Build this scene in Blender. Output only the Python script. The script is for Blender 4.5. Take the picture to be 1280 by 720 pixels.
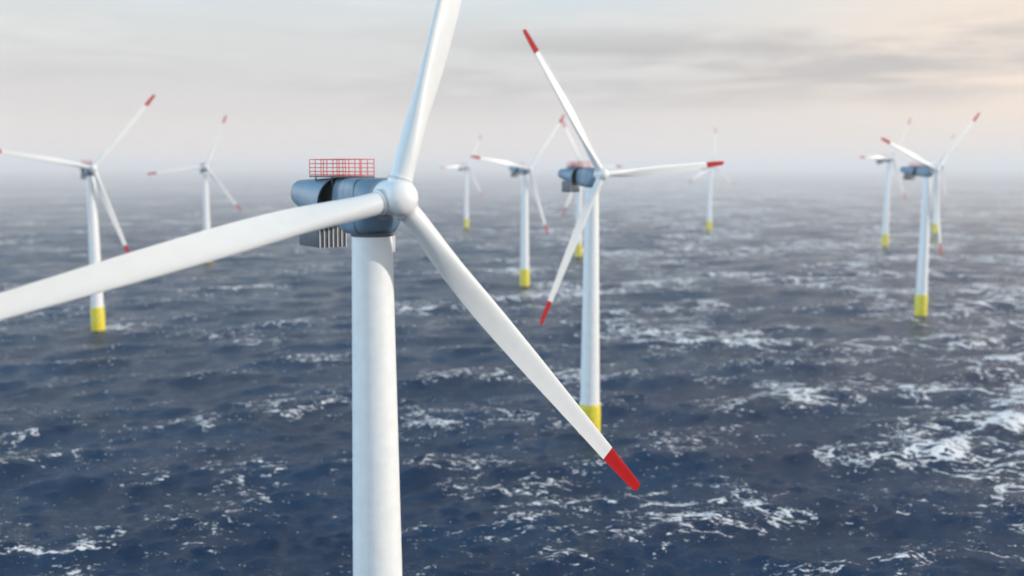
import bpy, bmesh, math, random
import numpy as np
from mathutils import Vector, Matrix
random.seed(7)
R = math.radians
scene = bpy.context.scene
for o in list(bpy.data.objects):
    bpy.data.objects.remove(o)

# ------------------------------------------------------------------ camera
CAM_Z = 88.34
cam_d = bpy.data.cameras.new('camera')
cam = bpy.data.objects.new('camera', cam_d)
scene.collection.objects.link(cam)
cam.location = (0, 0, CAM_Z)
cam.rotation_euler = (R(90 - 6.835), 0, 0)
cam_d.sensor_width = 36.0
cam_d.lens = 36.0 * 1259.0 / 1280.0
cam_d.clip_start = 0.5
cam_d.clip_end = 120000
cam_d.dof.use_dof = True
cam_d.dof.focus_distance = 142.0
cam_d.dof.aperture_fstop = 0.047
cam_d.dof.aperture_blades = 0
scene.camera = cam

# ------------------------------------------------------------------ light
SUN_EL, SUN_AZ = R(17), R(97)          # azimuth measured from +Y (view direction) towards +X (right)
sun_d = bpy.data.lights.new('sun', 'SUN')
sun_d.energy = 2.5
sun_d.angle = R(0.8)
sun_d.color = (1.0, 0.90, 0.80)
sun = bpy.data.objects.new('sun', sun_d)
scene.collection.objects.link(sun)
sdir = Vector((math.sin(SUN_AZ) * math.cos(SUN_EL), math.cos(SUN_AZ) * math.cos(SUN_EL), math.sin(SUN_EL)))
sun.rotation_euler = sdir.to_track_quat('Z', 'Y').to_euler()
sun.location = (400, -50, 300)

scene.view_settings.view_transform = 'Standard'
scene.view_settings.look = 'None'
scene.view_settings.exposure = 0.32
scene.view_settings.gamma = 1.0
scene.view_settings.use_curve_mapping = False
scene.cycles.use_denoising = True
scene.cycles.volume_bounces = 1
scene.cycles.max_bounces = 8
scene.cycles.caustics_reflective = False
scene.cycles.caustics_refractive = False
scene.cycles.sample_clamp_indirect = 6.0


class NT:
    """small helper to write node trees tersely"""
    def __init__(self, tree):
        self.t = tree
        tree.nodes.clear()

    def n(self, kind, **kw):
        nd = self.t.nodes.new(kind)
        ins = kw.pop('ins', {})
        for k, v in kw.items():
            setattr(nd, k, v)
        for k, v in ins.items():
            s = nd.inputs[k]
            if isinstance(v, bpy.types.NodeSocket):
                self.t.links.new(v, s)
            else:
                s.default_value = v
        return nd

    def link(self, a, b):
        self.t.links.new(a, b)

    def m(self, op, a, b=None, c=None, clamp=False):
        nd = self.n('ShaderNodeMath', operation=op, use_clamp=clamp)
        for i, v in enumerate((a, b, c)):
            if v is None:
                continue
            if isinstance(v, bpy.types.NodeSocket):
                self.t.links.new(v, nd.inputs[i])
            else:
                nd.inputs[i].default_value = v
        return nd.outputs[0]

    def step(self, v, lo, hi, a=0.0, b=1.0):
        nd = self.n('ShaderNodeMapRange', interpolation_type='SMOOTHSTEP')
        nd.inputs['From Min'].default_value = lo
        nd.inputs['From Max'].default_value = hi
        nd.inputs['To Min'].default_value = a
        nd.inputs['To Max'].default_value = b
        self.t.links.new(v, nd.inputs['Value'])
        return nd.outputs[0]

    def mix(self, f, a, b, blend='MIX'):
        nd = self.n('ShaderNodeMix', data_type='RGBA', blend_type=blend)
        for k, v in ((0, f), (6, a), (7, b)):
            if isinstance(v, bpy.types.NodeSocket):
                self.t.links.new(v, nd.inputs[k])
            elif k == 0:
                nd.inputs[0].default_value = v
            else:
                nd.inputs[k].default_value = (*v, 1.0)
        return nd.outputs[2]

    def noise(self, vec, scale, detail=4, rough=0.5, dist=0.0, stretch=None):
        if stretch:
            mp = self.n('ShaderNodeMapping', ins={'Vector': vec, 'Scale': stretch})
            vec = mp.outputs[0]
        nd = self.n('ShaderNodeTexNoise', ins={'Vector': vec, 'Scale': scale, 'Detail': detail,
                                               'Roughness': rough, 'Distortion': dist})
        return nd.outputs[0]


# ------------------------------------------------------------------ sky
world = bpy.data.worlds.new('World')
scene.world = world
world.use_nodes = True
W = NT(world.node_tree)
SKY_STRENGTH = 0.14
sky = W.n('ShaderNodeTexSky', sky_type='NISHITA', sun_disc=False)
sky.sun_elevation = SUN_EL
sky.sun_rotation = SUN_AZ
sky.altitude = 0
sky.air_density = 1.0
sky.dust_density = 1.5
sky.ozone_density = 1.0
tc = W.n('ShaderNodeTexCoord')
vec = tc.outputs['Generated']
sep = W.n('ShaderNodeSeparateXYZ', ins={0: vec})
X, Y, Z = sep.outputs
zc = W.m('MAXIMUM', Z, 0.0)
# stratus veil over the horizon: pale pink low down, grey above, with streaky cloud banks
veil = W.n('ShaderNodeValToRGB')
W.link(zc, veil.inputs[0])
cr = veil.color_ramp
cr.interpolation = 'B_SPLINE'
stops = [(0.0, (0.73, 0.70, 0.69)), (0.03, (0.74, 0.70, 0.685)), (0.06, (0.68, 0.655, 0.645)),
         (0.10, (0.64, 0.64, 0.64)), (0.16, (0.70, 0.735, 0.73)), (0.30, (0.30, 0.60, 0.86))]
while len(cr.elements) < len(stops):
    cr.elements.new(0.5)
for e, (p, c) in zip(cr.elements, stops):
    e.position = p
    e.color = (*c, 1)
warm = W.step(X, 0.05, 0.55)
warm = W.m('MULTIPLY', warm, W.step(zc, 0.0, 0.075, 0.12, 1.0))
col = W.mix(W.m('MULTIPLY', warm, 1.0), veil.outputs[0], (0.91, 0.765, 0.64))
svec = W.n('ShaderNodeVectorMath', operation='ADD', ins={0: vec, 1: (3.1, 0.4, 0.0)}).outputs[0]
cl = W.noise(svec, 3.0, 7, 0.6, 0.4, (1.0, 1.0, 8.0))
bank = W.step(cl, 0.42, 0.60)
band = W.m('MULTIPLY', W.step(zc, 0.04, 0.085), W.step(zc, 0.105, 0.15, 1.0, 0.0))
bank = W.m('MULTIPLY', W.m('MULTIPLY', bank, band), W.step(X, -0.32, 0.15, 0.25, 1.0))
col = W.mix(W.m('MULTIPLY', bank, 0.8), col, (0.475, 0.465, 0.47))
cl2 = W.noise(vec, 5.0, 5, 0.6, 0.3, (1.0, 1.0, 10.0))
wisp = W.m('MULTIPLY', W.step(cl2, 0.5, 0.75), W.step(zc, 0.05, 0.12))
col = W.mix(W.m('MULTIPLY', wisp, 0.35), col, (0.86, 0.84, 0.82))
VEIL_GAIN = 0.86 / SKY_STRENGTH
vg = W.n('ShaderNodeVectorMath', operation='SCALE', ins={0: col, 'Scale': VEIL_GAIN})
high = W.noise(vec, 2.0, 5, 0.55, 0.6, (1, 1, 2.2))
cover = W.step(zc, 0.14, 0.5, 1.0, 0.45)
cover = W.m('MULTIPLY', cover, W.m('MAXIMUM', W.step(high, 0.3, 0.6, 0.75, 1.0), W.step(zc, 0.16, 0.25, 1.0, 0.0)))
hi_gain = W.step(zc, 0.16, 0.6, 1.0, 0.65)
hi_gain = W.m('MULTIPLY', hi_gain, W.step(Y, -0.7, 0.35, 1.9, 1.0))     # unseen sky behind and left brightened, added to fill the shaded sides
hi_gain = W.m('MULTIPLY', hi_gain, W.step(X, -0.95, -0.42, 4.0, 1.0))
vg2 = W.n('ShaderNodeVectorMath', operation='SCALE', ins={0: vg.outputs[0], 'Scale': hi_gain})
fin = W.mix(cover, sky.outputs[0], vg2.outputs[0])
bg = W.n('ShaderNodeBackground', ins={'Color': fin, 'Strength': SKY_STRENGTH})
W.n('ShaderNodeOutputWorld', ins={'Surface': bg.outputs[0]})


# ------------------------------------------------------------------ materials
def mat(name):
    m = bpy.data.materials.new(name)
    m.use_nodes = True
    return m, NT(m.node_tree)


def painted(name, colr, rough=0.38, var=0.06, metal=0.0, streak=0.0, scale=0.6, spec=0.5):
    m, t = mat(name)
    co = t.n('ShaderNodeTexCoord').outputs['Object']
    a = t.noise(co, scale, 5, 0.6)
    dark = tuple(c * (1 - var * 2.2) for c in colr)
    c = t.mix(t.step(a, 0.35, 0.7), colr, dark)
    if streak:
        s = t.noise(co, 1.6, 4, 0.6, 0.0, (2.2, 2.2, 0.06))
        c = t.mix(t.m('MULTIPLY', t.step(s, 0.55, 0.8), streak), c, (0.45, 0.42, 0.36))
    r = t.m('ADD', t.m('MULTIPLY', t.noise(co, 3.0, 3, 0.6), 0.16), rough - 0.08)
    p = t.n('ShaderNodeBsdfPrincipled', ins={'Base Color': c, 'Roughness': r, 'Metallic': metal, 'Specular IOR Level': spec})
    t.n('ShaderNodeOutputMaterial', ins={'Surface': p.outputs[0]})
    return m


M_WHITE = painted('white_paint', (0.78, 0.82, 0.825), 0.42, 0.03, streak=0.14)
M_BLADE = painted('blade_gelcoat', (0.70, 0.745, 0.755), 0.36, 0.015, streak=0.05)
M_RED = painted('red_paint', (0.42, 0.001, 0.003), 0.6, 0.08, spec=0.15)
M_RAIL = painted('rail_paint', (0.72, 0.045, 0.025), 0.5, 0.05)
M_YELLOW = painted('yellow_paint', (0.74, 0.63, 0.010), 0.45, 0.10, streak=0.25)
M_GREY = painted('blue_grey_paint', (0.155, 0.255, 0.345), 0.40, 0.07, streak=0.08)
M_DARK = painted('dark_grey_metal', (0.055, 0.062, 0.072), 0.55, 0.12)
M_GREY_SUNLIT = painted('sunlit_grey_paint', (0.33, 0.345, 0.38), 0.4, 0.06)  # lighter tone on the nacelle front, painted in for the sun it catches
M_BOX = painted('slate_metal', (0.10, 0.115, 0.135), 0.5, 0.12)
M_INTAKE_SHADE = painted('intake_shade', (0.012, 0.013, 0.015), 0.7, 0.1)  # shade inside the intake painted in as black on neck and inner wall
M_FIN = painted('pale_metal', (0.78, 0.77, 0.75), 0.4, 0.05)
M_SLIME = painted('waterline_growth', (0.06, 0.075, 0.03), 0.5, 0.2)


# ------------------------------------------------------------------ mesh helpers
def link_mesh(name, bm, mats, parent=None, smooth=True, loc=(0, 0, 0), angle=38):
    me = bpy.data.meshes.new(name)
    bmesh.ops.recalc_face_normals(bm, faces=bm.faces)
    bm.to_mesh(me)
    bm.free()
    for m in (mats if isinstance(mats, (list, tuple)) else [mats]):
        me.materials.append(m)
    if smooth:
        me.polygons.foreach_set('use_smooth', [True] * len(me.polygons))
        me.set_sharp_from_angle(angle=R(angle))
    o = bpy.data.objects.new(name, me)
    scene.collection.objects.link(o)
    if parent:
        o.parent = parent
    o.location = loc
    return o


def loft(bm, rings, cap0=True, cap1=True, mi=None, closed=True):
    """rings: lists of points, same count each; returns nothing"""
    vs = [[bm.verts.new(p) for p in r] for r in rings]
    n = len(rings[0])
    for i in range(len(vs) - 1):
        for j in range(n if closed else n - 1):
            k = (j + 1) % n
            f = bm.faces.new((vs[i][j], vs[i][k], vs[i + 1][k], vs[i + 1][j]))
            if mi:
                f.material_index = mi(i)
    if cap0:
        f = bm.faces.new(list(reversed(vs[0])))
        if mi:
            f.material_index = mi(0)
    if cap1:
        f = bm.faces.new(vs[-1])
        if mi:
            f.material_index = mi(len(vs) - 2)


def ring_z(r, z, n=48):
    return [(r * math.cos(2 * math.pi * i / n), r * math.sin(2 * math.pi * i / n), z) for i in range(n)]


def ring_x(x, hw, zc_, hz, n=48, p=2.0, slant=0.0):
    out = []
    for i in range(n):
        a = 2 * math.pi * i / n
        c, s = math.cos(a), math.sin(a)
        y = hw * math.copysign(abs(c) ** (2 / p), c)
        z = hz * math.copysign(abs(s) ** (2 / p), s)
        out.append((x + slant * (z - hz), y, zc_ + z))
    return out


def box(bm, x0, x1, y0, y1, z0, z1, bev=0.0):
    vs = [bm.verts.new((x, y, z)) for x in (x0, x1) for y in (y0, y1) for z in (z0, z1)]
    q = [(0, 1, 3, 2), (4, 6, 7, 5), (0, 4, 5, 1), (2, 3, 7, 6), (0, 2, 6, 4), (1, 5, 7, 3)]
    fs = [bm.faces.new([vs[i] for i in f]) for f in q]
    if bev:
        es = list({e for f in fs for e in f.edges})
        bmesh.ops.bevel(bm, geom=es, offset=bev, segments=2, affect='EDGES', profile=0.5)


def tube(bm, a, b, r, n=8):
    a, b = Vector(a), Vector(b)
    d = (b - a).normalized()
    u = d.orthogonal().normalized()
    v = d.cross(u)
    pts = [[p + (u * math.cos(2 * math.pi * i / n) + v * math.sin(2 * math.pi * i / n)) * r for i in range(n)] for p in (a, b)]
    loft(bm, pts)


# ------------------------------------------------------------------ sea
def make_sea():
    ang_f = np.linspace(-46, 46, 660)
    ang_b = np.linspace(46, 314, 150)[1:-1]
    ang = np.radians(np.concatenate([ang_f, ang_b]))          # from +Y clockwise
    rad = [4.0, 20, 40, 60, 80, 95]
    r = 104.0
    while r < 6500:
        rad.append(r)
        r *= 1.0042 if r < 1500 else 1.0060
    while r < 45000:
        rad.append(r)
        r *= 1.07
    rad = np.array(rad)
    A, Rr = np.meshgrid(ang, rad)
    x = (Rr * np.sin(A)).ravel()
    y = (Rr * np.cos(A)).ravel()
    dr = np.gradient(rad)
    sp = np.maximum(np.repeat(dr, len(ang)), 0.0)
    rng = np.random.default_rng(11)
    z = np.zeros_like(x)
    dx = np.zeros_like(x)
    dy = np.zeros_like(x)
    wind = math.radians(-62)                                  # waves run mostly towards the camera, a little sideways
    N = 110
    lam = np.exp(rng.uniform(math.log(3.2), math.log(75), N))
    for l in lam:
        th = wind + rng.normal(0, 0.62)
        k = 2 * math.pi / l
        amp = 0.0110 * l ** 0.72 * rng.uniform(0.5, 1.3)
        kx, ky = k * math.cos(th), k * math.sin(th)
        ph = kx * x + ky * y + rng.uniform(0, 6.28)
        fade = np.clip((l / sp - 2.5) / 2.5, 0, 1)
        s, c = np.sin(ph), np.cos(ph)
        z += amp * c * fade
        dx -= 0.8 * amp * math.cos(th) * s * fade
        dy -= 0.8 * amp * math.sin(th) * s * fade
    inner = np.clip((np.repeat(rad, len(ang)) - 60) / 50, 0, 1)
    z *= inner
    co = np.stack([x + dx * inner, y + dy * inner, z], 1)
    nr, na = len(rad), len(ang)
    idx = np.arange(nr * na).reshape(nr, na)
    nx = np.roll(idx, -1, axis=1)
    quads = np.stack([idx[:-1], idx[1:], nx[1:], nx[:-1]], -1).reshape(-1, 4)
    cen = len(co)
    co = np.vstack([co, [[0, 0, 0]]])
    tris = np.stack([idx[0], nx[0], np.full(na, cen)], -1)
    me = bpy.data.meshes.new('sea')
    me.vertices.add(len(co))
    me.vertices.foreach_set('co', co.astype(np.float32).ravel())
    nl = quads.size + tris.size
    me.loops.add(nl)
    me.loops.foreach_set('vertex_index', np.concatenate([quads.ravel(), tris.ravel()]).astype(np.int32))
    npoly = len(quads) + len(tris)
    me.polygons.add(npoly)
    starts = np.concatenate([np.arange(len(quads)) * 4, quads.size + np.arange(len(tris)) * 3]).astype(np.int32)
    me.polygons.foreach_set('loop_start', starts)
    me.polygons.foreach_set('use_smooth', np.ones(npoly, bool))
    me.update(calc_edges=True)
    me.validate()
    at = me.attributes.new('crest', 'FLOAT', 'POINT')
    at.data.foreach_set('value', np.append(z / 0.6, 0).astype(np.float32))
    o = bpy.data.objects.new('sea', me)
    scene.collection.objects.link(o)
    o['kind'] = 'structure'
    if me.polygons[len(quads) // 2].normal.z < 0:
        me.flip_normals()

    m, t = mat('sea_water')
    pos = t.n('ShaderNodeNewGeometry').outputs['Position']
    sp_ = t.n('ShaderNodeSeparateXYZ', ins={0: pos})
    flat = t.n('ShaderNodeCombineXYZ', ins={0: sp_.outputs[0], 1: sp_.outputs[1]}).outputs[0]
    crest = t.n('ShaderNodeAttribute', attribute_name='crest').outputs['Fac']
    # foam: broken lacy streaks gathered in patches, thicker on the sunny side of the field
    patch = t.noise(flat, 0.011, 3, 0.55, 0.4, (0.8, 1.0, 1.0))
    side = t.step(sp_.outputs[0], -90.0, 150.0, -0.035, 0.085)
    patch = t.step(t.m('ADD', patch, side), 0.44, 0.70)
    warpn = t.n('ShaderNodeTexNoise', ins={'Vector': flat, 'Scale': 0.06, 'Detail': 3.0})
    wv = t.n('ShaderNodeVectorMath', operation='SCALE', ins={0: warpn.outputs['Color'], 'Scale': 14.0})
    wp = t.n('ShaderNodeVectorMath', operation='ADD', ins={0: flat, 1: wv.outputs[0]}).outputs[0]
    n1 = t.noise(wp, 0.055, 5, 0.62, 0.3, (0.75, 1.0, 1.0))
    ridge = t.m('SUBTRACT', 1.0, t.m('MULTIPLY', t.m('ABSOLUTE', t.m('SUBTRACT', n1, 0.5)), 12.0), clamp=True)
    n2 = t.noise(flat, 0.62, 7, 0.76, 0.6, (0.6, 1.0, 1.0))
    thr = t.m('SUBTRACT', t.m('ADD', t.m('MULTIPLY', ridge, 0.30), t.m('MULTIPLY', patch, 0.19)), 0.858)
    lace = t.step(t.m('ADD', t.m('ADD', n2, thr), t.m('MULTIPLY', crest, 0.022)), 0.0, 0.06)
    n3 = t.noise(flat, 0.16, 5, 0.7, 0.8, (0.45, 1.0, 1.0))
    cap = t.step(t.m('ADD', t.m('ADD', t.m('MULTIPLY', crest, 0.03), n3), t.m('MULTIPLY', patch, 0.06)), 0.73, 0.80)
    foam = t.m('MAXIMUM', lace, t.m('MULTIPLY', cap, 0.8), clamp=True)
    speck = t.noise(flat, 0.85, 5, 0.8, 0.3, (0.55, 1.0, 1.0))
    speck = t.step(t.m('ADD', t.m('ADD', speck, t.m('MULTIPLY', patch, 0.075)), t.m('MULTIPLY', crest, 0.014)), 0.67, 0.70)
    foam = t.m('MAXIMUM', foam, speck)
    fine = t.noise(flat, 2.6, 4, 0.7)
    foam = t.m('MULTIPLY', foam, t.step(fine, 0.25, 0.5, 0.75, 1.0))
    tint = t.noise(flat, 0.02, 3, 0.5)
    gust = t.noise(flat, 0.0042, 6, 0.62, 0.6, (0.35, 1.0, 1.0))
    gust = t.step(gust, 0.40, 0.62)
    deep = t.mix(t.step(tint, 0.35, 0.65), (0.0006, 0.020, 0.060), (0.001, 0.032, 0.084))
    colr = t.mix(foam, deep, (0.90, 0.92, 0.93))
    b1 = t.noise(flat, 0.35, 5, 0.62, 0.5, (0.7, 1.0, 1.0))
    b2 = t.noise(flat, 1.5, 5, 0.65, 0.4, (0.75, 1.0, 1.0))
    hgt = t.m('ADD', t.m('MULTIPLY', b1, 0.75), t.m('MULTIPLY', b2, 0.34))
    hgt = t.m('ADD', hgt, t.m('MULTIPLY', foam, 0.12))
    bmp = t.n('ShaderNodeBump', ins={'Height': hgt, 'Strength': 1.0, 'Distance': 1.0})
    rg = t.m('ADD', t.m('MULTIPLY', foam, 0.55), t.m('ADD', t.m('MULTIPLY', gust, 0.10), 0.06))
    p = t.n('ShaderNodeBsdfPrincipled', ins={'Base Color': colr, 'Roughness': rg, 'IOR': 1.33,
                                             'Specular IOR Level': 0.12, 'Specular Tint': (0.42, 0.74, 1.0, 1), 'Normal': bmp.outputs[0]})
    t.n('ShaderNodeOutputMaterial', ins={'Surface': p.outputs[0]})
    me.materials.append(m)
    return o


make_sea()

# ------------------------------------------------------------------ haze
bm = bmesh.new()
box(bm, -47000, 47000, -47000, 47000, -6, 168)
haze = link_mesh('haze', bm, [], smooth=False)
haze['kind'] = 'stuff'
hm, t = mat('haze_air')
pv = t.n('ShaderNodeVolumePrincipled', ins={'Color': (0.98, 0.965, 0.955, 1), 'Density': 0.00012, 'Anisotropy': 0.0})
t.n('ShaderNodeOutputMaterial', ins={'Volume': pv.outputs[0]})
haze.data.materials.append(hm)

# ------------------------------------------------------------------ wind turbine, local +X is the rotor axis towards the wind
HUB_H = 87.0
HUB_X = 5.45
BLADE_R = 51.8
TOWER_TOP = HUB_H - 4.1
TP_H = 13.0


def make_blade():
    """span +Z, leading edge -Y, upwind face +X; painted red over the last part"""
    st = [  # r, chord, thickness ratio, twist(deg), blend to airfoil, axis position
        (1.2, 2.35, 1.0, 20, 0), (2.6, 2.35, 1.0, 20, 0), (3.6, 2.36, 0.98, 20, 0.04), (5.0, 2.40, 0.90, 20, 0.2), (6.8, 2.50, 0.77, 19, 0.48),
        (8.8, 2.60, 0.64, 17.5, 0.74), (11, 2.73, 0.52, 15.5, 0.94), (13.5, 2.86, 0.43, 13, 1), (16.5, 2.95, 0.36, 10.5, 1), (20, 2.96, 0.31, 8.2, 1),
        (24, 2.86, 0.26, 6, 1), (28, 2.72, 0.24, 4.6, 1), (32, 2.52, 0.22, 3.4, 1), (36, 2.33, 0.21, 2.4, 1), (40, 2.14, 0.20, 1.6, 1),
        (42.7, 2.02, 0.19, 1.2, 1), (44.0, 1.95, 0.19, 1.0, 1), (47, 1.76, 0.18, 0.5, 1), (49.5, 1.56, 0.18, 0.1, 1), (51.0, 1.36, 0.17, 0, 1),
        (51.55, 1.15, 0.16, 0, 1), (51.8, 0.80, 0.12, 0, 1)]
    n = 40
    rings = []
    for r, c, tk, tw, bl in st:
        pts = []
        for i in range(n):
            a = 2 * math.pi * i / n
            cx, cy = 0.5 * math.cos(a), 0.5 * math.sin(a)          # circle, unit chord
            xx = 0.5 * (1 + math.cos(a))                           # 1 = trailing edge, 0 = leading edge
            yt = 5 * 0.2 * (0.2969 * math.sqrt(xx) - 0.126 * xx - 0.3516 * xx ** 2 + 0.2843 * xx ** 3 - 0.1036 * xx ** 4)
            yt = yt / 0.2 * 1.0
            th = math.copysign(yt, math.sin(a)) if abs(math.sin(a)) > 1e-9 else 0
            camber = 0.05 * (1 - (2 * xx - 0.8) ** 2) if bl else 0
            ax, ay = xx - 0.32, th * tk - camber                    # suction side is downwind (-X)
            ay += 0
            px = (1 - bl) * cx + bl * ax
            py = (1 - bl) * cy + bl * ay
            px *= c
            py *= c
            # px towards the trailing edge (+Y), py upwind (+X); twist turns the leading edge upwind
            w = R(tw)
            Yv = px * math.cos(w) + py * math.sin(w)
            Xv = -px * math.sin(w) + py * math.cos(w)
            pre = -0.35 * (max(0, r - 10) / 42) ** 2                 # pre-bend upwind
            pts.append((Xv + pre, Yv, r))
        rings.append(pts)
    bm = bmesh.new()
    red_from = [i for i, s in enumerate(st) if s[0] >= 44.0][0]
    loft(bm, rings, mi=lambda i: 1 if i >= red_from else 0)
    return bm


def tag(o, label=None, cat=None, group=None):
    if label:
        o['label'] = label
    if cat:
        o['category'] = cat
    if group:
        o['group'] = group


def make_turbine():
    root = bpy.data.objects.new('wind_turbine', None)
    scene.collection.objects.link(root)
    # --- tower
    bm = bmesh.new()
    H = TOWER_TOP
    prof = []
    z0 = TP_H
    nsec = 4
    for s in range(nsec):
        a = z0 + (H - z0) * s / nsec
        b = z0 + (H - z0) * (s + 1) / nsec
        rr = lambda z: 3.22 + (2.18 - 3.22) * (z - z0) / (H - z0)
        for q in range(7):
            z = a + (b - a - 0.06) * q / 6
            prof.append((rr(z), z))
        if s < nsec - 1:
            prof += [(rr(b) + 0.022, b - 0.058), (rr(b) + 0.022, b - 0.002)]
    loft(bm, [ring_z(r, z, 64) for r, z in prof])
    tower = link_mesh('tower', bm, M_WHITE, root, angle=60)
    # flange at the tower foot, door on its landward side
    bm = bmesh.new()
    loft(bm, [ring_z(3.30, TP_H - 0.02, 64), ring_z(3.42, TP_H + 0.05, 64), ring_z(3.42, TP_H + 0.32, 64), ring_z(3.26, TP_H + 0.36, 64)])
    link_mesh('flange', bm, M_WHITE, tower)
    bm = bmesh.new()
    da = R(196)
    for (hw, h0, h1, off) in ((0.62, 0.9, 3.3, 0.0),):
        pts_i, pts_o = [], []
        box(bm, 3.0, 3.27, -hw, hw, TP_H + h0, TP_H + h1, 0.06)
    bmesh.ops.rotate(bm, verts=bm.verts, cent=(0, 0, 0), matrix=Matrix.Rotation(da, 3, 'Z'))
    link_mesh('door', bm, M_DARK, tower)
    # cable duct below the nacelle
    bm = bmesh.new()
    box(bm, 2.05, 2.48, -0.28, 0.28, H - 2.0, H - 0.12, 0.05)
    bmesh.ops.rotate(bm, verts=bm.verts, cent=(0, 0, 0), matrix=Matrix.Rotation(R(64), 3, 'Z'))
    link_mesh('cable_duct', bm, M_WHITE, tower)
    # --- yellow transition piece
    bm = bmesh.new()
    loft(bm, [ring_z(3.6, -4, 64), ring_z(3.6, 0.9, 64), ring_z(3.6, 1.6, 64), ring_z(3.6, TP_H - 0.7, 64), ring_z(3.5, TP_H - 0.35, 64), ring_z(3.34, TP_H - 0.021, 64)],
         mi=lambda i: 1 if i < 1 else 0)
    tp = link_mesh('transition_piece', bm, [M_YELLOW, M_SLIME], root)
    # boat landing: two fender tubes and a ladder
    bm = bmesh.new()
    for s in (-1, 1):
        tube(bm, (4.35, s * 0.75, -3), (4.35, s * 0.75, TP_H - 3.0), 0.16, 10)
        for zz in (1.5, 4.5, 7.5, TP_H - 3.2):
            tube(bm, (3.5, s * 0.75, zz), (4.35, s * 0.75, zz), 0.09, 8)
    for s in (-1, 1):
        tube(bm, (4.0, s * 0.28, -2), (4.0, s * 0.28, TP_H - 0.4), 0.05, 6)
    zz = -1.0
    while zz < TP_H - 0.5:
        tube(bm, (4.0, -0.28, zz), (4.0, 0.28, zz), 0.03, 6)
        zz += 0.4
    bmesh.ops.rotate(bm, verts=bm.verts, cent=(0, 0, 0), matrix=Matrix.Rotation(R(140), 3, 'Z'))
    link_mesh('boat_landing', bm, M_YELLOW, tp)
    # --- nacelle, origin at hub height over the tower
    nac_o = (0, 0, HUB_H)
    bm = bmesh.new()
    prof = [(-9.5, 1.1, -0.85, 2.55, 2.3), (-8.2, 1.2, -0.9, 2.65, 2.3), (-7.0, 1.25, -0.95, 2.90, 2.6), (-5.8, 1.45, -1.0, 2.98, 2.7), (-4.6, 1.80, -1.03, 3.02, 2.9), (-3.4, 2.32, -1.05, 3.02, 3.2), (-2.7, 2.62, -1.05, 3.05, 4.6), (-2.2, 2.72, -1.05, 3.05, 5.5), (0.4, 2.72, -1.05, 3.05, 5.2),
            (1.6, 2.66, -0.98, 2.95, 4.2), (2.3, 2.50, -0.80, 2.72, 3.0), (2.8, 2.28, -0.50, 2.42, 2.3), (3.1, 2.05, -0.25, 2.12, 2.1), (3.2, 1.85, -0.1, 1.9, 2.0)]
    loft(bm, [ring_x(x, hw, zc_, hz, 64, p) for x, hw, zc_, hz, p in prof], mi=lambda i: 1 if i < 2 else (2 if i >= 12 else 0))
    nac = link_mesh('nacelle', bm, [M_GREY, M_INTAKE_SHADE, M_GREY_SUNLIT], root, loc=nac_o, angle=30)
    # rear housing: open-fronted pod with a slanted rim, belly rising to the rear
    bm = bmesh.new()
    outer, inner = [], []
    for k in range(13):
        u = k / 12
        x = -7.4 - (17.2 - 7.4) * u
        top = 2.0 - 0.36 * u
        bot = -3.75 + 2.15 * u ** 1.25
        hw = 2.66 - 0.95 * u ** 1.4
        sl = 0.20 * (1 - u)
        outer.append((x, hw, (top + bot) / 2, (top - bot) / 2, 2.25, sl))
    rr_ = outer[-1]
    caps = []
    for q in (0.25, 0.5, 0.7, 0.86, 0.96):
        f = math.sqrt(1 - q * q)
        caps.append((rr_[0] - 1.15 * q, rr_[1] * f * 0.98, rr_[2], rr_[3] * f * 0.98, 2.25, 0))
    lip = [(x - 0.15, hw - 0.16, zc_, hz - 0.16, p, sl) for x, hw, zc_, hz, p, sl in outer[:1]]
    inn = [(x, hw - 0.10, zc_, hz - 0.10, p, sl) for x, hw, zc_, hz, p, sl in (outer[4], outer[1], outer[0])]
    seq = inn + outer + caps
    loft(bm, [ring_x(x, hw, zc_, hz, 64, p, sl) for x, hw, zc_, hz, p, sl in seq], cap0=False, mi=lambda i: 1 if i < 2 else 0)
    link_mesh('rear_housing', bm, [M_GREY, M_INTAKE_SHADE], nac)
    # collar between nacelle belly and tower
    bm = bmesh.new()
    loft(bm, [ring_z(2.22, -4.28, 48), ring_z(2.28, -4.22, 48), ring_z(2.32, -4.0, 48), ring_z(2.2, -3.9, 48)])
    link_mesh('yaw_collar', bm, M_BOX, nac)
    # roof seams and hatch
    bm = bmesh.new()
    for x in (-1.3, 1.0):
        loft(bm, [ring_x(x - 0.015, 2.735, -1.05, 3.065, 64, 5.3), ring_x(x + 0.015, 2.735, -1.05, 3.065, 64, 5.3)], cap0=True, cap1=True)
    link_mesh('panel_seam', bm, M_BOX, nac)
    # --- cooler box under the tail, pale fins on its front
    bm = bmesh.new()
    box(bm, -14.9, -9.6, -1.8, 1.8, -6.1, -2.4, 0.06)
    cb = link_mesh('cooler_box', bm, M_BOX, root, loc=nac_o)
    for i in range(7):
        y = -1.66 + 3.32 * i / 6
        bm = bmesh.new()
        box(bm, -9.597, -9.45, y - 0.04, y + 0.04, -6.1, -3.0)
        link_mesh('cooling_fin', bm, M_FIN, cb, smooth=False)
    # --- hoist platform with red railing
    bm = bmesh.new()
    x0, x1, hw, zt = -11.7, -2.5, 1.8, 2.16
    box(bm, x0, x1, -hw, hw, zt - 0.16, zt, 0.02)
    for x in (x0 + 0.5, -7.0, -4.2):
        for s in (-1, 1):
            tube(bm, (x, s * 1.2, 1.2), (x, s * 1.2, zt - 0.1), 0.09, 8)
    pf = link_mesh('hoist_platform', bm, M_DARK, root, loc=nac_o)
    bm = bmesh.new()
    zs = (0.12, 0.5, 0.95, 1.4, 1.86)
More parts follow.
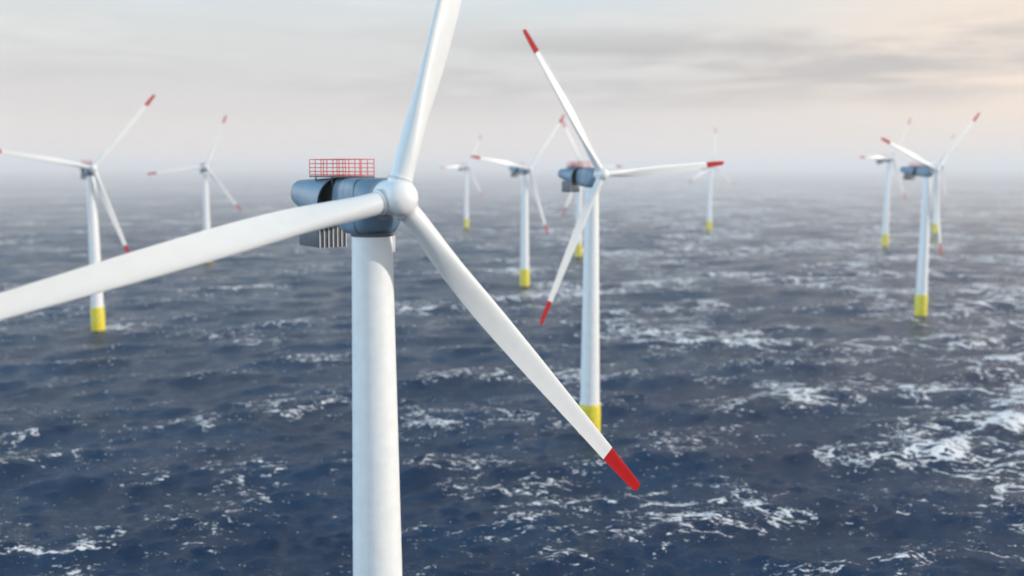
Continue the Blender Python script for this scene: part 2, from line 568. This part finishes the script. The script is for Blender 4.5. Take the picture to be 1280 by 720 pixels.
    for zz in zs:
        rad_ = 0.045
        for s in (-1, 1):
            tube(bm, (x0 + 0.05, s * (hw - 0.05), zt + zz), (x1 - 0.05, s * (hw - 0.05), zt + zz), rad_, 6)
        for x in (x0 + 0.05, x1 - 0.05):
            tube(bm, (x, -hw + 0.05, zt + zz), (x, hw - 0.05, zt + zz), rad_, 6)
    for i in range(7):
        x = x0 + 0.05 + (x1 - x0 - 0.1) * i / 6
        for s in (-1, 1):
            tube(bm, (x, s * (hw - 0.05), zt - 0.05), (x, s * (hw - 0.05), zt + 1.88), 0.052, 6)
    for y in (0.0,):
        for x in (x0 + 0.05, x1 - 0.05):
            tube(bm, (x, y, zt - 0.05), (x, y, zt + 1.88), 0.052, 6)
    link_mesh('railing', bm, M_RAIL, pf)
    # --- hub
    hub_o = (HUB_X, 0, HUB_H)
    bm = bmesh.new()
    prof = [(-2.25, 1.50), (-2.2, 1.68), (-2.0, 1.80), (-1.4, 1.86), (-0.6, 1.89), (0.5, 1.89), (1.1, 1.84), (1.5, 1.72), (1.85, 1.48), (2.1, 1.16), (2.27, 0.8), (2.36, 0.42), (2.39, 0.15)]
    loft(bm, [ring_x(x, r, 0, r, 64) for x, r in prof])
    hub = link_mesh('hub', bm, M_WHITE, root, loc=hub_o, angle=60)
    for k in range(3):
        ph = R(90 + 120 * k)
        rot = Matrix.Rotation(ph - R(90), 3, 'X')
        bm = bmesh.new()
        loft(bm, [ring_z(1.30, 1.2, 48), ring_z(1.34, 1.25, 48), ring_z(1.34, 2.06, 48), ring_z(1.27, 2.14, 48), ring_z(1.19, 2.14, 48)])
        bmesh.ops.rotate(bm, verts=bm.verts, cent=(0, 0, 0), matrix=rot)
        link_mesh('blade_collar', bm, M_WHITE, hub)
        bm = bmesh.new()
        for q in range(28):
            a = 2 * math.pi * q / 28
            c, s = 1.34 * math.cos(a), 1.34 * math.sin(a)
            tube(bm, (c * 0.985, s * 0.985, 1.98), (c * 1.03, s * 1.03, 1.98), 0.05, 6)
        loft(bm, [ring_z(1.346, 1.80, 48), ring_z(1.346, 1.84, 48)])
        bmesh.ops.rotate(bm, verts=bm.verts, cent=(0, 0, 0), matrix=rot)
        link_mesh('bolt_ring', bm, M_BOX, hub)
    # lifting eyes between the blade collars
    for (aa, xx) in ((R(128), -0.9), (R(140), -0.9), (R(150), -0.1), (R(132), 0.2)):
        bm = bmesh.new()
        rr2 = 1.86
        y, z = rr2 * math.cos(aa), rr2 * math.sin(aa)
        tube(bm, (xx, -y * 0.98, z * 0.98), (xx, -y * 1.04, z * 1.04), 0.11, 10)
        link_mesh('lifting_eye', bm, M_BOX, hub)
    # --- blades
    bl0 = link_mesh('blade', make_blade(), [M_BLADE, M_RED], root, loc=hub_o, angle=50)
    blades = [bl0]
    for k in (1, 2):
        c = bl0.copy()
        scene.collection.objects.link(c)
        c.parent = root
        blades.append(c)
    return root


def kids(o):
    return [c for c in scene.collection.objects if c.parent == o]


def copy_tree(o, parent=None):
    c = o.copy()
    scene.collection.objects.link(c)
    c.parent = parent
    for ch in kids(o):
        copy_tree(ch, c)
    return c


# x, y, yaw, rotor angle, hub height, yellow height factor, label
SPOTS = [
    (-15.2, 109.3, 53.9, 73.1, 85.2, 1.0, 'huge white wind turbine nearest the viewer, its tower cut off by the bottom edge'),
    (25.8, 326.6, 59.1, 4.3, 86.2, 0.83, 'second nearest turbine, its yellow foot half behind the red blade tip of the nearest turbine'),
    (-223.7, 538.4, 54.0, 49.8, 88.0, 1.05, 'blurred white turbine farthest to the left, its yellow foot below the long near blade'),
    (-284.6, 939.6, 63.0, 67.4, 88.6, 1.05, 'distant turbine between the leftmost turbine and the grey nacelle, yellow foot under the near blade'),
    (-66.4, 1466.6, 46.8, 62.1, 89.5, 1.1, 'small hazy turbine just right of the nearest rotor hub, seen above the lower blade'),
    (9.4, 742.9, 53.6, 50.6, 87.3, 1.05, 'hazy turbine with a yellow foot directly left of the second nearest turbine'),
    (65.6, 988.2, 52.8, 1.4, 88.6, 1.05, 'faint turbine almost hidden behind the tower of the second nearest turbine'),
    (274.4, 1401.9, 55.8, 87.2, 91.0, 1.1, 'small hazy turbine with one blade straight up, behind the red tip of a horizontal blade'),
    (242.8, 592.4, 58.1, 40.8, 87.0, 1.05, 'largest turbine in the right part of the picture, dark nacelle and one blade hanging down'),
    (416.2, 1121.8, 60.0, 59.0, 98.0, 1.1, 'hazy turbine with a yellow foot directly left of the largest turbine on the right'),
    (561.7, 1337.8, 47.8, 54.1, 90.0, 1.1, 'faint turbine mostly hidden behind the tower of the largest turbine on the right'),
]
proto = make_turbine()
roots = [proto] + [copy_tree(proto) for _ in SPOTS[1:]]
for root, (x, y, yaw, az, hh, yf, lab) in zip(roots, SPOTS):
    root.location = (x, y, 0)
    root.rotation_euler = (0, 0, -R(yaw))
    tag(root, lab, 'wind turbine', 'offshore wind turbines standing in the sea')
    dz = hh - HUB_H
    tph = TP_H * yf
    b = 0
    for c in kids(root):
        kind = c.name.split('.')[0]
        if kind == 'tower':
            s = (hh - 4.1 - tph) / (TOWER_TOP - TP_H)
            c.scale.z = s
            c.location.z = tph - TP_H * s
        elif kind == 'transition_piece':
            c.scale.z = yf
        else:
            c.location.z += dz
            if kind == 'blade':
                c.rotation_euler = (R(az - 90 + 120 * b), 0, 0)
                b += 1
            elif kind == 'hub':
                c.rotation_euler = (R(az - 90), 0, 0)
